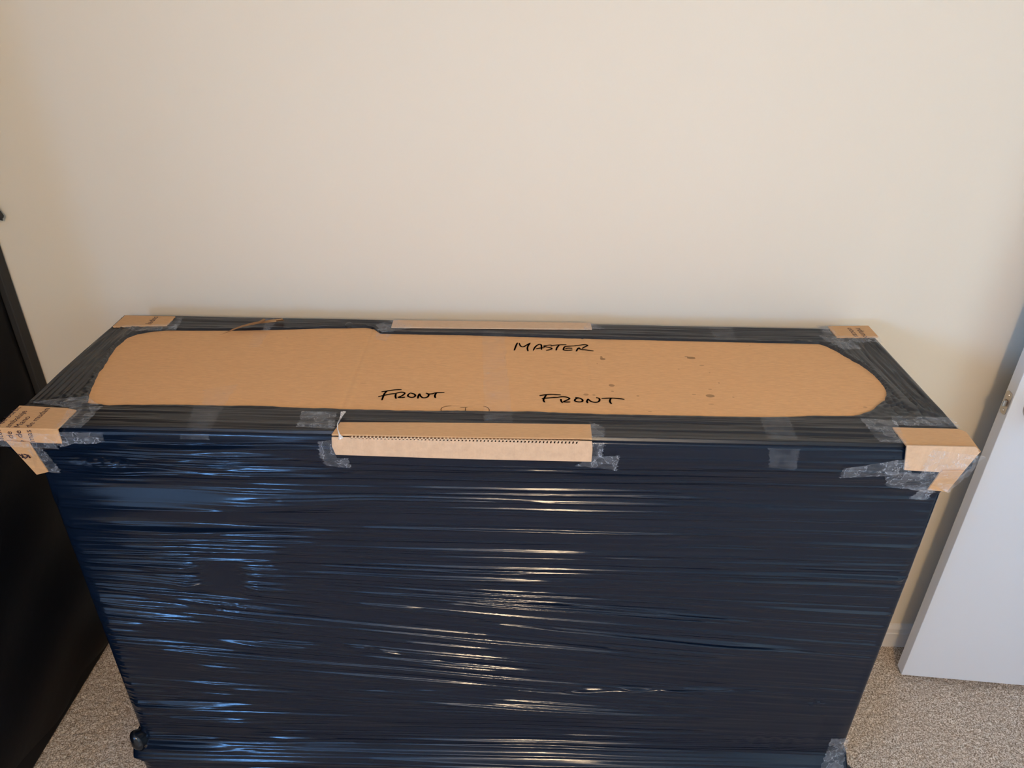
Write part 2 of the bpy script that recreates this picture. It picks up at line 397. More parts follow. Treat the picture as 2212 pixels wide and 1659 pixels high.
for i in range(1500):
    z0 = random.uniform(.0, 1.072); s0 = random.uniform(-1.2, 1.1)
    L = random.choice([.08, .14, .22, .35, .6, .9])*random.uniform(.7, 1.3)
    sg = random.uniform(.0012, .0030); kk = abs(random.gauss(0, .27))+.06
    if random.random() < .07: kk += random.uniform(.3, .8)
    if z0 > 1.03: kk *= .5
    m = tilt(s0, z0)+random.gauss(0, .004)
    strand(s0, z0, m, L, sg*kk, sg)
# left zone: tightly gathered strands that catch the window
for i in range(340):
    px = random.uniform(120, 560); py = random.choice([random.uniform(935, 1030), random.uniform(1125, 1350), random.uniform(1125, 1350), random.uniform(1490, 1620), random.uniform(1350, 1480)])
    x, z = front_xz(px, py); sg = random.uniform(.0016, .0028)
    strand(x, z, tilt(x, z), random.uniform(.06, .2), sg*random.uniform(.6, 1.35), sg)
# strong strands in the middle that catch the ceiling lamp
for (px, py) in [(1110, 999), (1130, 1010), (1100, 1036), (1095, 1058), (1110, 1070), (1120, 1086), (1130, 1103), (1090, 1147), (1170, 1150), (1085, 1192), (1110, 1196), (1080, 1216), (1090, 1228), (1085, 1238), (1070, 1253), (1075, 1263),
                 (1070, 1284), (1072, 1290), (1075, 1299), (1090, 1308), (1080, 1330), (950, 1365), (965, 1379), (920, 1409), (930, 1416), (945, 1435), (930, 1440), (960, 1458), (905, 1471), (1160, 1517), (1120, 1526), (1165, 1534), (1165, 1543), (1190, 1590), (1180, 1605), (1170, 1616), (1165, 1624), (1165, 1632), (1160, 1639), (1150, 1648)]:
    x, z = front_xz(px, py); sg = random.uniform(.0017, .0024)
    strand(x+random.uniform(-.03, .03), z, tilt(x, z), random.uniform(.22, .55), sg*np.interp(z, [.15, .7, 1.05], [2.05, 1.45, 1.1])*random.uniform(1.03, 1.4), sg, 2)
HH *= CALM
# large-scale relief
for (a, fx, fz, ph_) in ((.0016, 2.1, 9, .3), (.0010, 4.7, 21, 1.7), (.0008, 1.3, 37, 4.1), (.0005, 9, 60, 2.2)):
    HH += a*np.sin(SG*fx*2+ph_+np.sin(ZG*fz*.37+ph_))*np.cos(ZG*fz+SG*fx*.6+ph_*2)
# bulge at the top left that mirrors the window, hollow below it
def hump(px, py, rx, up, dn, A):
    x, z = front_xz(px, py); d = ZG-z
    prof_ = np.where(d > 0, np.exp(-(d/up)**2), np.exp(-(d/dn)**2))
    HH[:] += A*prof_*np.exp(-np.abs((SG-x)/rx)**3)
x_, z_ = front_xz(300, 1087); d_ = ZG-z_
HH += .021*np.where(d_ > 0, np.clip(1-d_/.038, 0, 1), np.exp(-(d_/.010)**2))*np.exp(-np.abs((SG-x_)/.25)**3)
hump(560, 1082, .14, .026, .012, .010)
hump(200, 1010, .05, .010, .006, .005)
hump(1690, 1110, .15, .012, .006, .003)
hump(350, 955, .24, .012, .010, .004)
# deep horizontal folds: a lip above a recess
def fold(pts, A, sg):
    q_ = [front_xz(*p) for p in pts]; xs_ = [a[0] for a in q_]; zs_ = [a[1] for a in q_]
    c_ = np.where((S > xs_[0]) & (S < xs_[-1]))[0]; zc = np.interp(S[c_], xs_, zs_)
    tt = (S[c_]-xs_[0])/(xs_[-1]-xs_[0]); env = np.clip(np.minimum(tt/.25, (1-tt)/.25), 0, 1)
    d = (zr[:, None]-zc[None, :])/sg
    HH[:, c_] += A*env[None, :]*(-np.exp(-.5*(d)**2)*1.2 + .7*np.exp(-.5*((d-2.4)/1.2)**2))
fold([(850, 1300), (1250, 1323), (1660, 1356)], .0050, .0017)
fold([(1000, 1344), (1250, 1368), (1560, 1396), (1800, 1416)], .0075, .0028)
fold([(820, 1285), (1200, 1305), (1500, 1332), (1700, 1350)], .0045, .0015)
fold([(1180, 1497), (1450, 1495), (1560, 1496), (1680, 1497)], .0070, .0024)
fold([(760, 1492), (900, 1494), (1100, 1496)], .002, .0016)
fold([(400, 1380), (760, 1400), (1000, 1440)], .0025, .0016)
fold([(500, 1070), (900, 1078), (1200, 1088)], .002, .0014)
fold([(1400, 1182), (1560, 1186), (1720, 1193)], .0018, .0014)
fold([(300, 1598), (600, 1602), (1100, 1612), (1800, 1632)], .0015, .0016)
# crumpled bits
def crumple(px, py, rx, rz, A, f=260):
    x, z = front_xz(px, py); msk = np.exp(-((SG-x)/rx)**4-((ZG-z)/rz)**4)
    HH[:] += A*msk*(np.sin(SG*f+3*np.sin(ZG*f*.7))*np.cos(ZG*f*1.3+2*np.sin(SG*f*.5)))
crumple(1795, 1522, .022, .012, .0014, 420)
crumple(200, 990, .05, .014, .0015, 200)
crumple(450, 1312, .06, .012, .0009, 240)
crumple(1690, 1600, .10, .03, .0003, 330)
crumple(1195, 1221, .016, .005, .0009, 500)
HH[:5] *= .2
for j, (kd, t, s) in enumerate(cols):
    e0 = min(abs(s-XL), abs(s-XR)); HH[:, j] *= (.18 if kd[0] == 'C' else .18+.82*min(1, e0/.012))
P = np.zeros((len(zr), nc, 3))
lx, rx_, fy = prof(zr, PL)+ins, prof(zr, PR)-ins, prof(zr, PF)+ins
rc = .010
for j, (kd, t, s) in enumerate(cols):
    h = HH[:, j]
    if kd == 'L': P[:, j] = np.stack([lx-h*.6, (-.084-ins)+(fy+rc-(-.084-ins))*t, zr], -1)
    elif kd == 'R': P[:, j] = np.stack([rx_+h*.6, (fy+rc)+((-.074-ins)-(fy+rc))*t, zr], -1)
    elif kd == 'F': P[:, j] = np.stack([lx+rc+(rx_-lx-2*rc)*t, fy-h, zr], -1)
    else:
        a = t*math.pi/2
        if kd == 'CL': ox, oy, dx0, dy0 = lx+rc, fy+rc, -math.cos(a), -math.sin(a)
        else: ox, oy, dx0, dy0 = rx_-rc, fy+rc, math.sin(a), -math.cos(a)
        P[:, j] = np.stack([ox+dx0*(rc+h*.5), oy+dy0*(rc+h*.5), zr], -1)
body = grid_obj('side_film', P, FILM, D)
body.data.flip_normals()
bk = np.zeros((6, 2, 3))
for i, z in enumerate(np.linspace(ZT-.006, 0, 6)):
    bk[i, 0] = (float(prof(z, PR)), -.074-.006*(i == 0), z); bk[i, 1] = (float(prof(z, PL)), -.084-.006*(i == 0), z)
grid_obj('back_film', bk, FILM, D)

# ---- cardboard sheet on the top
def seg_dist(X, Y, a, b):
    ax, ay = a; bx_, by_ = b; L2 = (bx_-ax)**2+(by_-ay)**2
    t = np.clip(((X-ax)*(bx_-ax)+(Y-ay)*(by_-ay))/L2, 0, 1)
    return np.hypot(X-ax-t*(bx_-ax), Y-ay-t*(by_-ay)), t
def topxy(px, py): p = on_top(px, py); return p[0], p[1]
gx = np.linspace(XL+.008, XR-.008, 640); gy = np.linspace(YF+.008, YB-.008, 130)
GX, GY = np.meshgrid(gx, gy)
GZ = np.full_like(GX, ZT)
for (a, b, dep, sg) in [((806, 706), (733, 892), .0011, .0016), ((812, 706), (745, 892), -.0006, .002), ((1257, 725), (1276, 836), .0009, .0014), ((1237, 850), (1240, 902), .0006, .0014), ((1131, 735), (1150, 900), .0003, .001)]:
    d, t = seg_dist(GX, GY, topxy(*a), topxy(*b)); GZ -= dep*np.exp(-.5*(d/sg)**2)
GZ += .0005*np.sin(GX*7)*np.cos(GY*11)
sheet = grid_obj('cardboard_sheet', np.stack([GX, GY, GZ], -1), CARD_TOP, D)
box('cardboard_core', (XL+.008, YF+.008, ZT-.006), (XR-.008, YB-.008, ZT-.0025), CARD, D)

# ---- handwriting
def smooth_line(pts, n=8):
    if len(pts) < 3: return [tuple(np.array(pts[0])+(np.array(pts[-1])-np.array(pts[0]))*t) for t in np.linspace(0, 1, n)]
    P_ = np.array([pts[0]]+list(pts)+[pts[-1]], float); out = []
    for i in range(1, len(P_)-2):
        for t in np.linspace(0, 1, n, endpoint=False):
            p0, p1, p2, p3 = P_[i-1:i+3]
            out.append(tuple(.5*((2*p1)+(-p0+p2)*t+(2*p0-5*p1+4*p2-p3)*t*t+(-p0+3*p1-3*p2+p3)*t**3)))
    out.append(tuple(P_[-1])); return out
def ribbon(bm, pts, wd, z, taper=.75):
    n = len(pts); L = []; Rr = []
    for i, (x, y) in enumerate(pts):
        a = pts[max(0, i-1)]; b = pts[min(n-1, i+1)]; d = Vector((b[0]-a[0], b[1]-a[1])); d = d.normalized() if d.length > 1e-9 else Vector((1, 0))
        e = min(i, n-1-i)/max(1, n*.18); wv = wd*.5*(taper+(1-taper)*min(1, e))
        L.append(bm.verts.new((x-d.y*wv, y+d.x*wv, z))); Rr.append(bm.verts.new((x+d.y*wv, y-d.x*wv, z)))
    for i in range(n-1): bm.faces.new((L[i], L[i+1], Rr[i+1], Rr[i]))
def word(name, strokes, scx, ox, oy, parent, wd=.0035, z=ZT+.0009):
    bm = bmesh.new()
    for s in strokes:
        pp = [topxy(ox+x/scx, oy+y/scx) for x, y in s]; ribbon(bm, smooth_line(pp), wd, z)
    bmesh.ops.solidify(bm, geom=bm.faces[:], thickness=.0004)
    o = bm_obj(name, bm, INK, parent); return o
word('master_handwriting', [[(198, 122), (160, 200), (120, 305)], [(240, 128), (262, 190), (300, 215), (350, 215), (420, 175), (505, 125)], [(500, 128), (450, 200), (435, 260), (450, 325)],
      [(575, 308), (620, 225), (690, 170), (755, 165), (770, 210), (768, 290)], [(640, 266), (740, 250), (848, 238)],
      [(1012, 172), (900, 185), (828, 208), (960, 235), (1018, 262), (960, 290), (880, 303)], [(990, 206), (1050, 186), (1200, 172), (1368, 170)], [(1190, 182), (1140, 240), (1122, 305)],
      [(1590, 195), (1450, 203), (1335, 213), (1300, 260), (1300, 292), (1400, 303), (1510, 295)], [(1340, 258), (1420, 252), (1508, 256)],
      [(1560, 193), (1700, 178), (1800, 166), (1872, 187), (1800, 222), (1742, 262)], [(1603, 330), (1640, 262), (1685, 240)], [(1660, 240), (1715, 282), (1800, 290), (2018, 317)]], 11.06, 1100, 730, sheet)
word('front_handwriting', [[(375, 200), (285, 290), (235, 410), (207, 488)], [(192, 238), (400, 207), (600, 178), (800, 170)], [(97, 382), (330, 330), (500, 298), (600, 292)],
      [(630, 300), (612, 370), (632, 442)], [(590, 297), (700, 262), (820, 248), (890, 282), (830, 340), (740, 385), (680, 400)], [(680, 402), (780, 408), (898, 398)],
      [(1045, 275), (995, 320), (985, 365), (1060, 400), (1150, 398), (1205, 360), (1180, 310), (1100, 280), (1045, 272)],
      [(1282, 438), (1295, 360), (1335, 288)], [(1335, 288), (1370, 370), (1430, 412), (1520, 410), (1590, 370), (1598, 310), (1522, 272)],
      [(1560, 302), (1700, 298), (1830, 265), (2078, 257)], [(1842, 265), (1795, 330), (1790, 380), (1812, 418)]], 13.825, 810, 830, sheet)
word('front_handwriting', [[(57, 172), (200, 150), (350, 140), (568, 152)], [(222, 158), (172, 230), (157, 290), (188, 332)], [(110, 242), (250, 226), (400, 214), (505, 212)],
      [(572, 250), (578, 300), (613, 343)], [(500, 211), (600, 196), (700, 205), (776, 240), (700, 285), (628, 310)], [(625, 316), (700, 324), (798, 322)],
      [(912, 215), (1000, 224), (1080, 265), (1082, 308), (1010, 322), (930, 308), (900, 285), (930, 245), (1000, 226)],
      [(1215, 348), (1192, 310), (1220, 248)], [(1215, 245), (1290, 308), (1380, 330), (1460, 320), (1494, 280), (1480, 236), (1412, 215)],
      [(1542, 238), (1750, 230), (1900, 236), (2088, 258)], [(1768, 235), (1740, 290), (1755, 340), (1788, 366)]], 11.06, 1160, 840, sheet)
# hand-hole perforation by the front edge
for s in ([(962, 893), (953, 887), (955, 881), (965, 878), (975, 877)], [(994, 880), (1006, 880.5), (1010, 880.5)], [(1006, 881), (1005, 891)], [(1043, 878), (1052, 880), (1057, 886), (1054, 892)]):
    pf = bmesh.new(); ribbon(pf, smooth_line([topxy(*p) for p in s]), .0010, ZT+.0006)
    bmesh.ops.solidify(pf, geom=pf.faces[:], thickness=.0003)
    bm_obj('hand_hole_cut', pf, CREASE, sheet)

# ---- film band round the top
inner_px = [(190, 872), (197, 845), (205, 825), (214, 806), (232, 783), (250, 752), (275, 731), (297, 723), (330, 717), (362, 714.5), (500, 715), (600, 713), (700, 710), (790, 708.5), (806, 711), (822, 721.5), (960, 724), (1120, 728), (1250, 732), (1500, 738), (1768, 744), (1783, 749), (1800, 757), (1825, 771), (1850, 785), (1868, 796),
            (1885, 811), (1900, 826), (1911, 841), (1914, 853), (1909, 867), (1895, 876), (1880, 889), (1858, 897), (1840, 901.5), (1640, 904), (1500, 902), (1300, 899), (1240, 897), (1140, 892), (1000, 891), (900, 891), (730, 887), (640, 884), (560, 881), (380, 878), (240, 879), (214, 877), (200, 876)]
inn = [topxy(*p) for p in inner_px]
def resample(pts, n, jit=0):
    p = np.array(pts); seg = np.hypot(*np.diff(p, axis=0).T); L = np.concatenate([[0], np.cumsum(seg)])
    t = np.linspace(0, L[-1], n); return np.stack([np.interp(t, L, p[:, 0]), np.interp(t, L, p[:, 1])], -1)
e = .006
YBL, YBR = -.084, -.074
oc = [(XL+e, YF+e), (XL+e, YBL-e), (XR-e, YBR-e), (XR-e, YF+e)]
i0, i1, i2, i3 = 0, 7, 21, 30
sections = [(oc[0], oc[1], inn[i0:i1+1], 130), (oc[1], oc[2], inn[i1:i2+1], 330), (oc[2], oc[3], inn[i2:i3+1], 150), (oc[3], oc[0], inn[i3:]+[inn[0]], 330)]
Oo, Ii = [], []
for a, b, ip, n in sections:
    t = np.linspace(0, 1, n, endpoint=False)[:, None]; Oo.append(np.array(a)*(1-t)+np.array(b)*t); Ii.append(resample(ip, n+1)[:-1])
Oo = np.vstack(Oo); Ii = np.vstack(Ii); M = 84
jt = np.convolve(rng.normal(0, 1, len(Ii)+8), np.ones(9)/9, 'valid')*.0022
cen = np.array([[XC, -.31]]); dv = Ii-cen; dv /= np.hypot(*dv.T)[:, None]; Ii = Ii+dv*jt[:, None]
U_ = (np.linspace(0, 1, M))[:, None, None]
TP = Oo[None]*(1-U_)+Ii[None]*U_
TX, TY = TP[..., 0], TP[..., 1]; TZ = np.zeros_like(TX)
def tstrand(a, b, A, sg, bow=0):
    d, t = seg_dist(TX, TY, a, b); TZ[:] += A*np.exp(-.5*(d/sg)**2)*np.clip(np.minimum(t, 1-t)*6+.15, 0, 1)
for i in range(230):      # front and back bands: lines along x
    x = random.uniform(XL, XR); L = random.uniform(.1, .5)
    for y in (random.uniform(YF, -.455), random.uniform(-.17, YB)):
        sg = random.uniform(.0010, .0022)
        tstrand((x-L/2, y+random.gauss(0, .001)), (x+L/2, y+random.gauss(0, .001)), sg*random.choice([-1, 1, 1])*random.uniform(.1, .6), sg)
for i in range(130):      # right and left bands: pleats fanning between the corners
    u = random.random(); sg = random.uniform(.0011, .0026); A = sg*random.choice([-1.2, 1, 1])*random.uniform(.15, .8)
    a = (XR-.004-.115*u, random.uniform(-.16, -.10)); b = (XR-.004-.10*u**1.5+random.gauss(0, .006), random.uniform(-.50, -.42))
    tstrand(a, b, A, sg)
    a = (XL+.004+.085*u, random.uniform(-.16, -.10)); b = (XL+.004+.075*u+random.gauss(0, .008), random.uniform(-.49, -.40))
    tstrand(a, b, A*.8, sg)
for (a, b, A, sg) in [((1858, 738), (1998, 905), -.0035, .0016), ((1875, 738), (2010, 880), -.004, .0018), ((1885, 740), (1960, 850), -.003, .0014), ((1960, 848), (2040, 905), -.0025, .0014), ((1845, 735), (1905, 820), -.003, .0015), ((1870, 790), (1925, 840), -.0025, .0015),
                      ((240, 745), (130, 850), -.003, .0015), ((262, 735), (180, 800), -.0025, .0016), ((228, 735), (110, 832), -.002, .0013), ((1830, 745), (1930, 850), .003, .003), ((1815, 760), (1900, 820), .003, .004), ((1925, 865), (2030, 905), .004, .004), ((1905, 868), (1990, 900), -.003, .003)]:
    tstrand(topxy(*a), topxy(*b), A, sg)
# rumpled rim at the inner edge on the short sides, and thickness of the rolled edge
uu = np.repeat(np.linspace(0, 1, M)[:, None], TX.shape[1], 1)
rim = np.exp(-((uu-.93)/.05)**2)
kk = np.arange(TX.shape[1])[None, :]
rs = np.where((TX > .60) | (TX < -.74), 1, .25)
TZ += rim*rs*(.0018+.0012*np.sin(kk*.55+uu*22)+.0008*np.sin(kk*1.3+uu*9))
rum = np.exp(-((TX-.70)/.05)**2-((TY+.40)/.05)**2)
TZ += rum*(.0025*np.sin(TX*210+3*np.sin(TY*130))*np.cos(TY*260)+.002)
rum = np.exp(-((TX+.80)/.035)**2-((TY+.46)/.03)**2)
TZ += rum*(.0018*np.sin(TX*300+3*np.sin(TY*130))*np.cos(TY*300)+.001)
edgefade = np.clip(uu/.06, 0, 1)
TZ = np.where(uu > .985, -.0006, np.where(TZ > 0, .0040*np.tanh(TZ*edgefade/.0040), .0034*np.tanh(TZ*edgefade/.0034))+.0042*np.clip(uu/.05, 0, 1))
TZ[0] = 0
film_top = np.stack([TX, TY, ZT+TZ], -1)
ct = grid_obj('top_film', film_top, FILM_TOP, D, closed=True)
ct.data.materials.append(FILM_SIDE)
cc = np.zeros(len(ct.data.polygons)*3); ct.data.polygons.foreach_get('center', cc); cc = cc.reshape(-1, 3)
side = (np.abs(cc[:, 0]) > .66) & (cc[:, 1]+YC < -.15+0*cc[:, 0]) & (cc[:, 1]+YC > -.47)
ct.data.polygons.foreach_set('material_index', side.astype(np.int32))
ct.data.update()

# ---- corner and edge protectors of cardboard
ZC = ZT+.0075
def tp(pl, dz=0): return [Vector(on_top(x, y, ZC-ZT+dz)) for x, y in pl]
def fpx(pl, y): return [unproj(px, py, 1, y) for px, py in pl]
def corner(top, front, flap, texts=None, back=False):
    e_ = empty('corner_protector', (0, 0, 0)); e_.parent = D; e_.location = tuple(sum((Vector(p) for p in tp(top)), Vector())/len(top) - Vector(D.location))
    plate('top_flap', tp(top), (0, 0, 1), .0035, CARD, e_)
    if front: plate('front_flap', fpx(front, YF-.0065), (0, -1, 0), .0035, CARD_RIB if not texts else CARD, e_)
    if flap:
        pts_ = []
        for q_ in flap:          # follows the taper of the film under the overhang
            y = YF
            for _ in range(3): p = unproj(q_[0], q_[1], 1, y); y = float(np.interp(p.z, [.97, 1.045], [-.530, -.552]))-.0085
            pts_.append(unproj(q_[0], q_[1], 1, y))
        plate('side_flap', pts_, (0, -1, 0), .003, CARD, e_)
    return e_
fl_c = corner([(42, 875.5), (145, 881), (165, 885), (123, 926.5), (-9, 924.5)], [(-9, 925), (123, 927), (134, 959), (10, 953.5), (-7, 951)], [(12, 953), (62, 956), (80, 985), (104, 1020), (79, 1026)], texts=True)
fr_c = corner([(1928, 922.5), (2070, 926), (2088, 933), (2119.5, 975), (2109, 966), (1959, 962.5)], [(1959, 963), (2109, 966), (2119, 976), (2080, 1021), (2037, 1021), (1953, 1016)], [(2037, 1017), (2084, 1017), (2046, 1063), (2004, 1059), (2030, 1022)])
bl_c = corner([(270, 681), (379, 683), (360, 702), (243, 705)], None, None)
br_c = corner([(1788, 704), (1876, 703), (1898, 727), (1808, 728)], None, None)
for c_, (x0_, x1_) in ((bl_c, (-.884, -.77)), (br_c, (.70, .79))):
    plate('rear_flap', [Vector((x0_, YB+.002, ZC-.012)), Vector((x1_, YB+.002, ZC-.012)), Vector((x1_, YB+.002, ZC-.045)), Vector((x0_, YB+.002, ZC-.045))], (0, 1, 0), .0035, CARD, c_)
# printed words on the folded corners
def text_bm(txt, size):
    cu = bpy.data.curves.new('t', 'FONT'); cu.body = txt; cu.size = size; cu.resolution_u = 2
    ob = bpy.data.objects.new('t', cu); COL.objects.link(ob); bpy.context.view_layer.update()
    dg = bpy.context.evaluated_depsgraph_get(); me = bpy.data.meshes.new_from_object(ob.evaluated_get(dg))
    bm = bmesh.new(); bm.from_mesh(me); bpy.data.objects.remove(ob); bpy.data.meshes.remove(me); return bm
def print_line(txt, size, xb, v0, vmax, vmin, parent, name, y0, up=-1, fwd=1, zt=None):
    """text running in depth (+y) over a fold at y0; up=-1: letter tops towards -x"""
    bm = text_bm(txt, size)
    for v in bm.verts: v.co.x += v0
    for xx, inner in ((0, None), (vmax, 'o'), (vmin, 'i')):
        g = bm.verts[:]+bm.edges[:]+bm.faces[:]
        bmesh.ops.bisect_plane(bm, geom=g, plane_co=(xx, 0, 0), plane_no=(1, 0, 0), clear_outer=inner == 'o', clear_inner=inner == 'i')
    for v in bm.verts:
        a, b = v.co.x, v.co.y
        x = xb + up*b*(1)
        v.co = Vector((x, y0+fwd*a, ZC+.0004)) if a >= 0 or vmin >= 0 else Vector((x, y0-.0005, ZC+a))
    bmesh.ops.remove_doubles(bm, verts=bm.verts[:], dist=1e-5)
    return bm_obj(name, bm, PRINT, parent)
foldY = YF-.0068
for txt, px, v0 in (('oitura de burbuja', 8, -.034), ('l de embalaje', 31, -.031), ('o de Mano', 52, -.034), ('mas de mudanza', 75, -.029)):
    xb = on_top(px, 925)[0]
    print_line(txt, .0158, xb, v0, .064, -.030, fl_c, 'printed_words', foldY)
print_line('ladns', .0195, on_top(325, 702, .0075)[0], .003, .062, 0, bl_c, 'printed_words', on_top(325, 702, .0075)[1], -1)
p_ = on_top(1826, 700)
print_line('uocas', .020, on_top(1838, 714, .0075)[0]-.004, .002, .060, 0, br_c, 'printed_words', YB-.004, 1, -1)
print_line('rduno', .020, on_top(1856, 714, .0075)[0]-.004, .002, .060, 0, br_c, 'printed_words', YB-.004, 1, -1)
# mark on the hanging side flap
mk = bmesh.new()
def rib_front(bm, pts, wd, y):
    n = len(pts)
    for i in range(n-1):
        a, b = pts[i], pts[i+1]; d = (b-a).normalized(); o_ = Vector((-d.z, 0, d.x))*wd/2
        bm.faces.new([bm.verts.new(Vector((p.x, y, p.z))) for p in (a+o_, b+o_, b-o_, a-o_)])
for s in ([(40, 981), (48, 985), (57, 991)], [(47, 980), (50, 986), (48, 989)], [(51, 981), (57, 982), (61, 986), (56, 988)], [(60, 982), (66, 989), (63, 987)]):
    rib_front(mk, [unproj(a, b, 1, YF-.003) for a, b in s], .0026, YF-.0035)
bm_obj('printed_words', mk, PRINT, fl_c)

ep = empty('edge_protector', (0, 0, 0)); ep.parent = D; ep.location = (-.09-XC, YF-YC, ZC)
plate('top_flap', tp([(735, 911.5), (900, 912), (1276, 916), (1279, 947), (1000, 944), (716, 938)]), (0, 0, 1), .0032, CARD, ep)
plate('front_flap', fpx([(716, 945), (1279, 954), (1280, 972), (1277.5, 998), (1000, 992), (725, 983), (717, 965)], YF-.0095), (0, -1, 0), .0032, CARD_RIB, ep)
# corrugated edge showing in the fold: dark core with pale flutes
a_ = on_top(716, 939, .0075); b_ = on_top(1279, 948, .0075)
box('corrugated_core', (a_[0]+.03, YF-.0082, ZC-.0060), (b_[0]-.02, YF+.004, ZC-.0022), CORE, ep)
fb = bmesh.new(); nfl = 62; L = (b_[0]-a_[0]-.055)
for i in range(nfl):
    x = a_[0]+.035+L*i/nfl; r = bmesh.ops.create_cube(fb, size=1)
    for v in r['verts']: v.co = Vector((x+v.co.x*.0024+v.co.z*.001, YF-.0075+v.co.y*.004, ZC-.0030+v.co.z*.0042))
fo = bm_obj('flutes', fb, LINER, ep); fo['kind'] = 'stuff'
eb = empty('edge_protector', (0, 0, 0)); eb.parent = D; eb.location = (-.05-XC, YB-YC, ZC)
plate('top_flap', tp([(850, 691), (1276, 697), (1279, 710.5), (1000, 708), (845, 706)]), (0, 0, 1), .0032, CARD_RIB, eb)
plate('rear_flap', [Vector((-.27, YB+.002, ZC-.012)), Vector((.16, YB+.002, ZC-.012)), Vector((.16, YB+.002, ZC-.045)), Vector((-.27, YB+.002, ZC-.045))], (0, 1, 0), .0032, CARD, eb)

# ---- clear tape
def tape(quad, plane, amp=.0012, mat=None, lift=.001, n=26, ragged=.0015, seed=None):
    r_ = np.random.default_rng(seed if seed is not None else int(sum(a+b for a, b in quad)))
    pts_ = []
    for (px, py) in quad:
        if plane == 'top': pts_.append(on_top(px, py, .006))
        else: pts_.append(tuple(unproj(px, py, 1, -.548)))
    a, b, c_, d = [np.array(p) for p in pts_]
    u = np.linspace(0, 1, n)[None, :, None]; v = np.linspace(0, 1, n)[:, None, None]
    G = (a*(1-u)+b*u)*(1-v)+(d*(1-u)+c_*u)*v
    nz_ = np.zeros((n, n))
    for k_ in range(9):
        f = r_.normal(0, 1, 2)*random.choice([6, 10, 16]); nz_ += np.abs(np.sin(f[0]*u[..., 0]+f[1]*v[..., 0]+r_.uniform(0, 6)))
    nz_ = (nz_-nz_.min())/(nz_.max()-nz_.min()+1e-9)
    if plane == 'top':
        G[..., 2] = ZT+.0075+lift+amp*nz_
        rg = r_.normal(0, ragged, n); G[:, -1, 0] += rg; G[:, 0, 0] += r_.normal(0, ragged, n)
    else:
        G[..., 1] = np.minimum(prof(G[..., 2], PF), -.538)-.0045-lift-amp*nz_
        G[:, -1, 0] += r_.normal(0, ragged, n); G[:, 0, 0] += r_.normal(0, ragged, n)
    return grid_obj('clear_tape', G, mat or TAPE, D, smooth=False if amp > .002 else True)
T = 'top'; Fq = 'front'
tape([(150, 884), (222, 880), (178, 927), (122, 927)], T)
tape([(62, 872), (190, 858), (214, 878), (160, 885)], T, .002)
tape([(-2, 925), (130, 927), (136, 960), (12, 954)], Fq, .003, lift=.006)
tape([(124, 927), (228, 928), (231, 951), (132, 962)], Fq, .003, lift=.001)
tape([(60, 957), (100, 962), (130, 1024), (104, 1022)], Fq, .003, lift=.001)
tape([(420, 879), (482, 881), (455, 931), (402, 931)], T, .0004, TAPE_FLAT, .0)
tape([(395, 932), (455, 932), (455, 947), (392, 947)], Fq, .0006, TAPE_FLAT)
tape([(360, 702), (395, 684), (392, 700), (380, 716)], T, .002)
tape([(250, 706), (385, 703), (378, 716), (300, 718)], T, .002)
tape([(1528, 706), (1579, 707), (1592, 736), (1545, 735)], T, .0005, TAPE_FLAT)
tape([(1043, 711), (1089, 712), (1092, 731), (1043, 730)], T, .0004, TAPE_FLAT, -.003)
tape([(1043, 727), (1089, 728), (1106, 892), (1045, 890)], T, .0006, TAPE_FLAT, -.0055)
tape([(1046, 892), (1106, 893), (1108, 912), (1046, 911)], T, .0004, TAPE_FLAT, -.002)
tape([(1640, 903), (1702, 904), (1725, 953), (1658, 951)], T, .0006, TAPE_FLAT)
tape([(1658, 962), (1725, 964), (1716, 1012), (1660, 1004)], Fq, .0012, TAPE_FLAT)
tape([(1856, 906), (1935, 912), (1958, 962), (1898, 957)], T, .0014)
tape([(1925, 902), (2052, 905), (2074, 927), (1930, 921)], T, .002)
tape([(1818, 1006), (1955, 985), (1965, 1020), (1812, 1032)], Fq, .003)
tape([(1905, 1012), (2037, 1020), (2010, 1066), (1915, 1052)], Fq, .004)
tape([(1988, 1062), (2027, 1058), (2002, 1083), (1965, 1080)], Fq, .003)
tape([(2005, 962), (2118, 976), (2046, 1063), (1975, 1020)], Fq, .003, lift=.006)
tape([(1762, 705), (1792, 706), (1812, 730), (1784, 729)], T, .001)
tape([(1768, 728), (1898, 730), (1903, 743), (1784, 742)], T, .003)
tape([(1786, 740), (1840, 742), (1862, 758), (1822, 758)], T, .003)
tape([(652, 892), (728, 893), (722, 930), (642, 925)], T, .0016)
tape([(690, 948), (722, 944), (730, 985), (694, 985)], Fq, .0015)
tape([(697, 984), (756, 984), (758, 1012), (704, 1004)], Fq, .0015)
tape([(1273, 914), (1305, 927), (1306, 948), (1278, 948)], T, .002)
tape([(1278, 950), (1306, 950), (1300, 978), (1276, 996)], Fq, .002)
tape([(1276, 978), (1336, 977), (1333, 1013), (1242, 1000)], Fq, .004)
tape([(812, 706), (852, 694), (900, 712), (824, 723)], T, .004)
tape([(812, 718), (846, 722), (832, 736), (810, 731)], T, .0015, lift=-.003)
tape([(1274, 699), (1307, 714), (1262, 716), (1260, 710)], T, .003)
tape([(548, 716), (580, 716), (560, 745), (535, 750)], T, .0006, TAPE_FLAT, -.005)
tape([(575, 692), (600, 692), (582, 717), (568, 716)], T, .001)
tape([(440, 838), (515, 826), (480, 876), (435, 874)], T, .0004, TAPE_FLAT, -.0055)
tape([(1792, 1588), (1830, 1588), (1816, 1662), (1766, 1662)], Fq, .004, lift=.012)
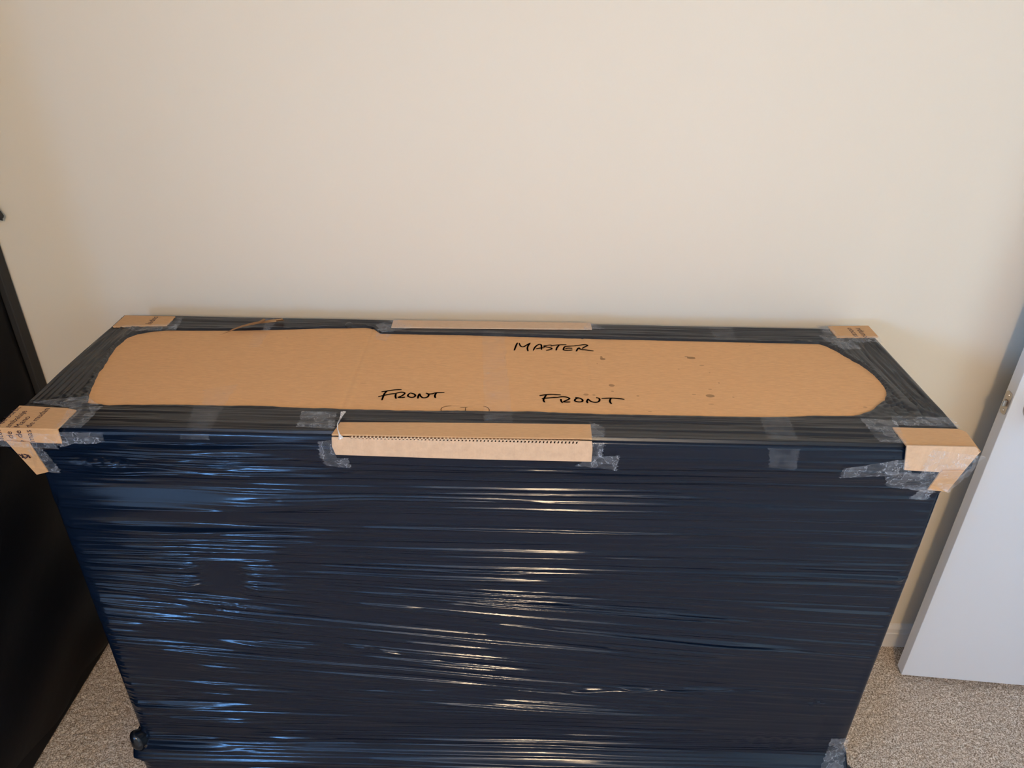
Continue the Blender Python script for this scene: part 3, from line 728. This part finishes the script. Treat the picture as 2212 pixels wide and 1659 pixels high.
# twisted string of tape hanging over the front edge protector
tw = bmesh.new()
pth = [Vector(on_top(742, 889, .010)), Vector(on_top(737, 900, .012)), Vector(on_top(729, 916, .013)), Vector(on_top(729, 926, .012)), Vector(on_top(733, 938, .010)), unproj(737, 948, 1, YF-.012)]
rad = [.0050, .0020, .0011, .0009, .0012, .0055]
prev = None
for i, p in enumerate(pth):
    d = (pth[min(i+1, 5)]-pth[max(i-1, 0)]).normalized(); u = d.cross(Vector((0, 0, 1))).normalized(); v_ = d.cross(u)
    ringv = [tw.verts.new(p+(u*math.cos(t)*rad[i]+v_*math.sin(t)*min(rad[i], .0010))) for t in np.linspace(0, 2*math.pi, 8, endpoint=False)]
    if prev:
        for k_ in range(8): tw.faces.new((prev[k_], prev[(k_+1) % 8], ringv[(k_+1) % 8], ringv[k_]))
    prev = ringv
bm_obj('tape_twist', tw, TAPE_WHITE, D, True)
# loose film tail and lump at the base corners
def blob(name, c0, r, mat, parent, sd):
    b_ = bmesh.new(); bmesh.ops.create_icosphere(b_, subdivisions=4, radius=1); r_ = random.Random(sd); ph_ = [r_.uniform(0, 6) for _ in range(6)]
    for v in b_.verts:
        c_ = v.co.copy(); n_ = 1+.10*math.sin(c_.x*3+ph_[0]+c_.z*2)+.06*math.sin(c_.y*4+ph_[1]+c_.x*3)+.03*math.sin(c_.z*7+ph_[2])
        v.co = Vector(c0)+Vector((c_.x*r[0], c_.y*r[1], c_.z*r[2]))*n_
    return bm_obj(name, b_, mat, parent, True)
blob('film_lump', (-.842, -.537, .222), (.021, .020, .026), FILM_PLAIN, D, 3)
blob('film_lump', (.772, -.545, .165), (.020, .022, .035), FILM_PLAIN, D, 5)
blob('film_lump', on_top(755, 702, .003), (.012, .012, .004), FILM_PLAIN, D, 8)

# ------------------------------------------------------------------ torn strip of cardboard lying on the back of the top
ts = empty('torn_cardboard_strip', on_top(560, 703, .004), 'thin curled strip of torn cardboard lying on the back left of the dresser top', 'cardboard strip')
def strip(name, pts, wds, lifts, parent):
    bm = bmesh.new(); P_ = [Vector(on_top(x, y, l)) for (x, y), l in zip(pts, lifts)]; rows = []
    for i, p in enumerate(P_):
        d = (P_[min(i+1, len(P_)-1)]-P_[max(i-1, 0)]); d.z = 0; d.normalize(); o_ = Vector((-d.y, d.x, 0))*wds[i]/2
        rows.append([bm.verts.new(p+o_), bm.verts.new(p-o_+Vector((0, 0, .002)))])
    for i in range(len(rows)-1): bm.faces.new((rows[i][0], rows[i+1][0], rows[i+1][1], rows[i][1]))
    bmesh.ops.solidify(bm, geom=bm.faces[:], thickness=.0012)
    return bm_obj(name, bm, CARD, parent)
strip('long_strip', [(474, 724), (490, 719), (505, 712), (525, 705), (550, 699), (580, 695), (612, 691)], [.004, .007, .010, .013, .016, .018, .020], [.0075, .0095, .0115, .013, .014, .014, .012], ts)
strip('short_strip', [(545, 702), (560, 697), (572, 690)], [.010, .013, .010], [.0155, .018, .021], ts)

# ------------------------------------------------------------------ ceiling lamp behind the camera
cl = empty('ceiling_lamp', (LAMP.x, LAMP.y, H), 'round ceiling lamp base with a bare warm bulb behind the viewer', 'lamp')
g = lathe('lamp_base', [(.0001, 0), (.09, 0), (.085, .03), (.03, .045), (.0001, .045)], (0, 0, 0), (0, 0, -1), METAL, None); g.parent = cl
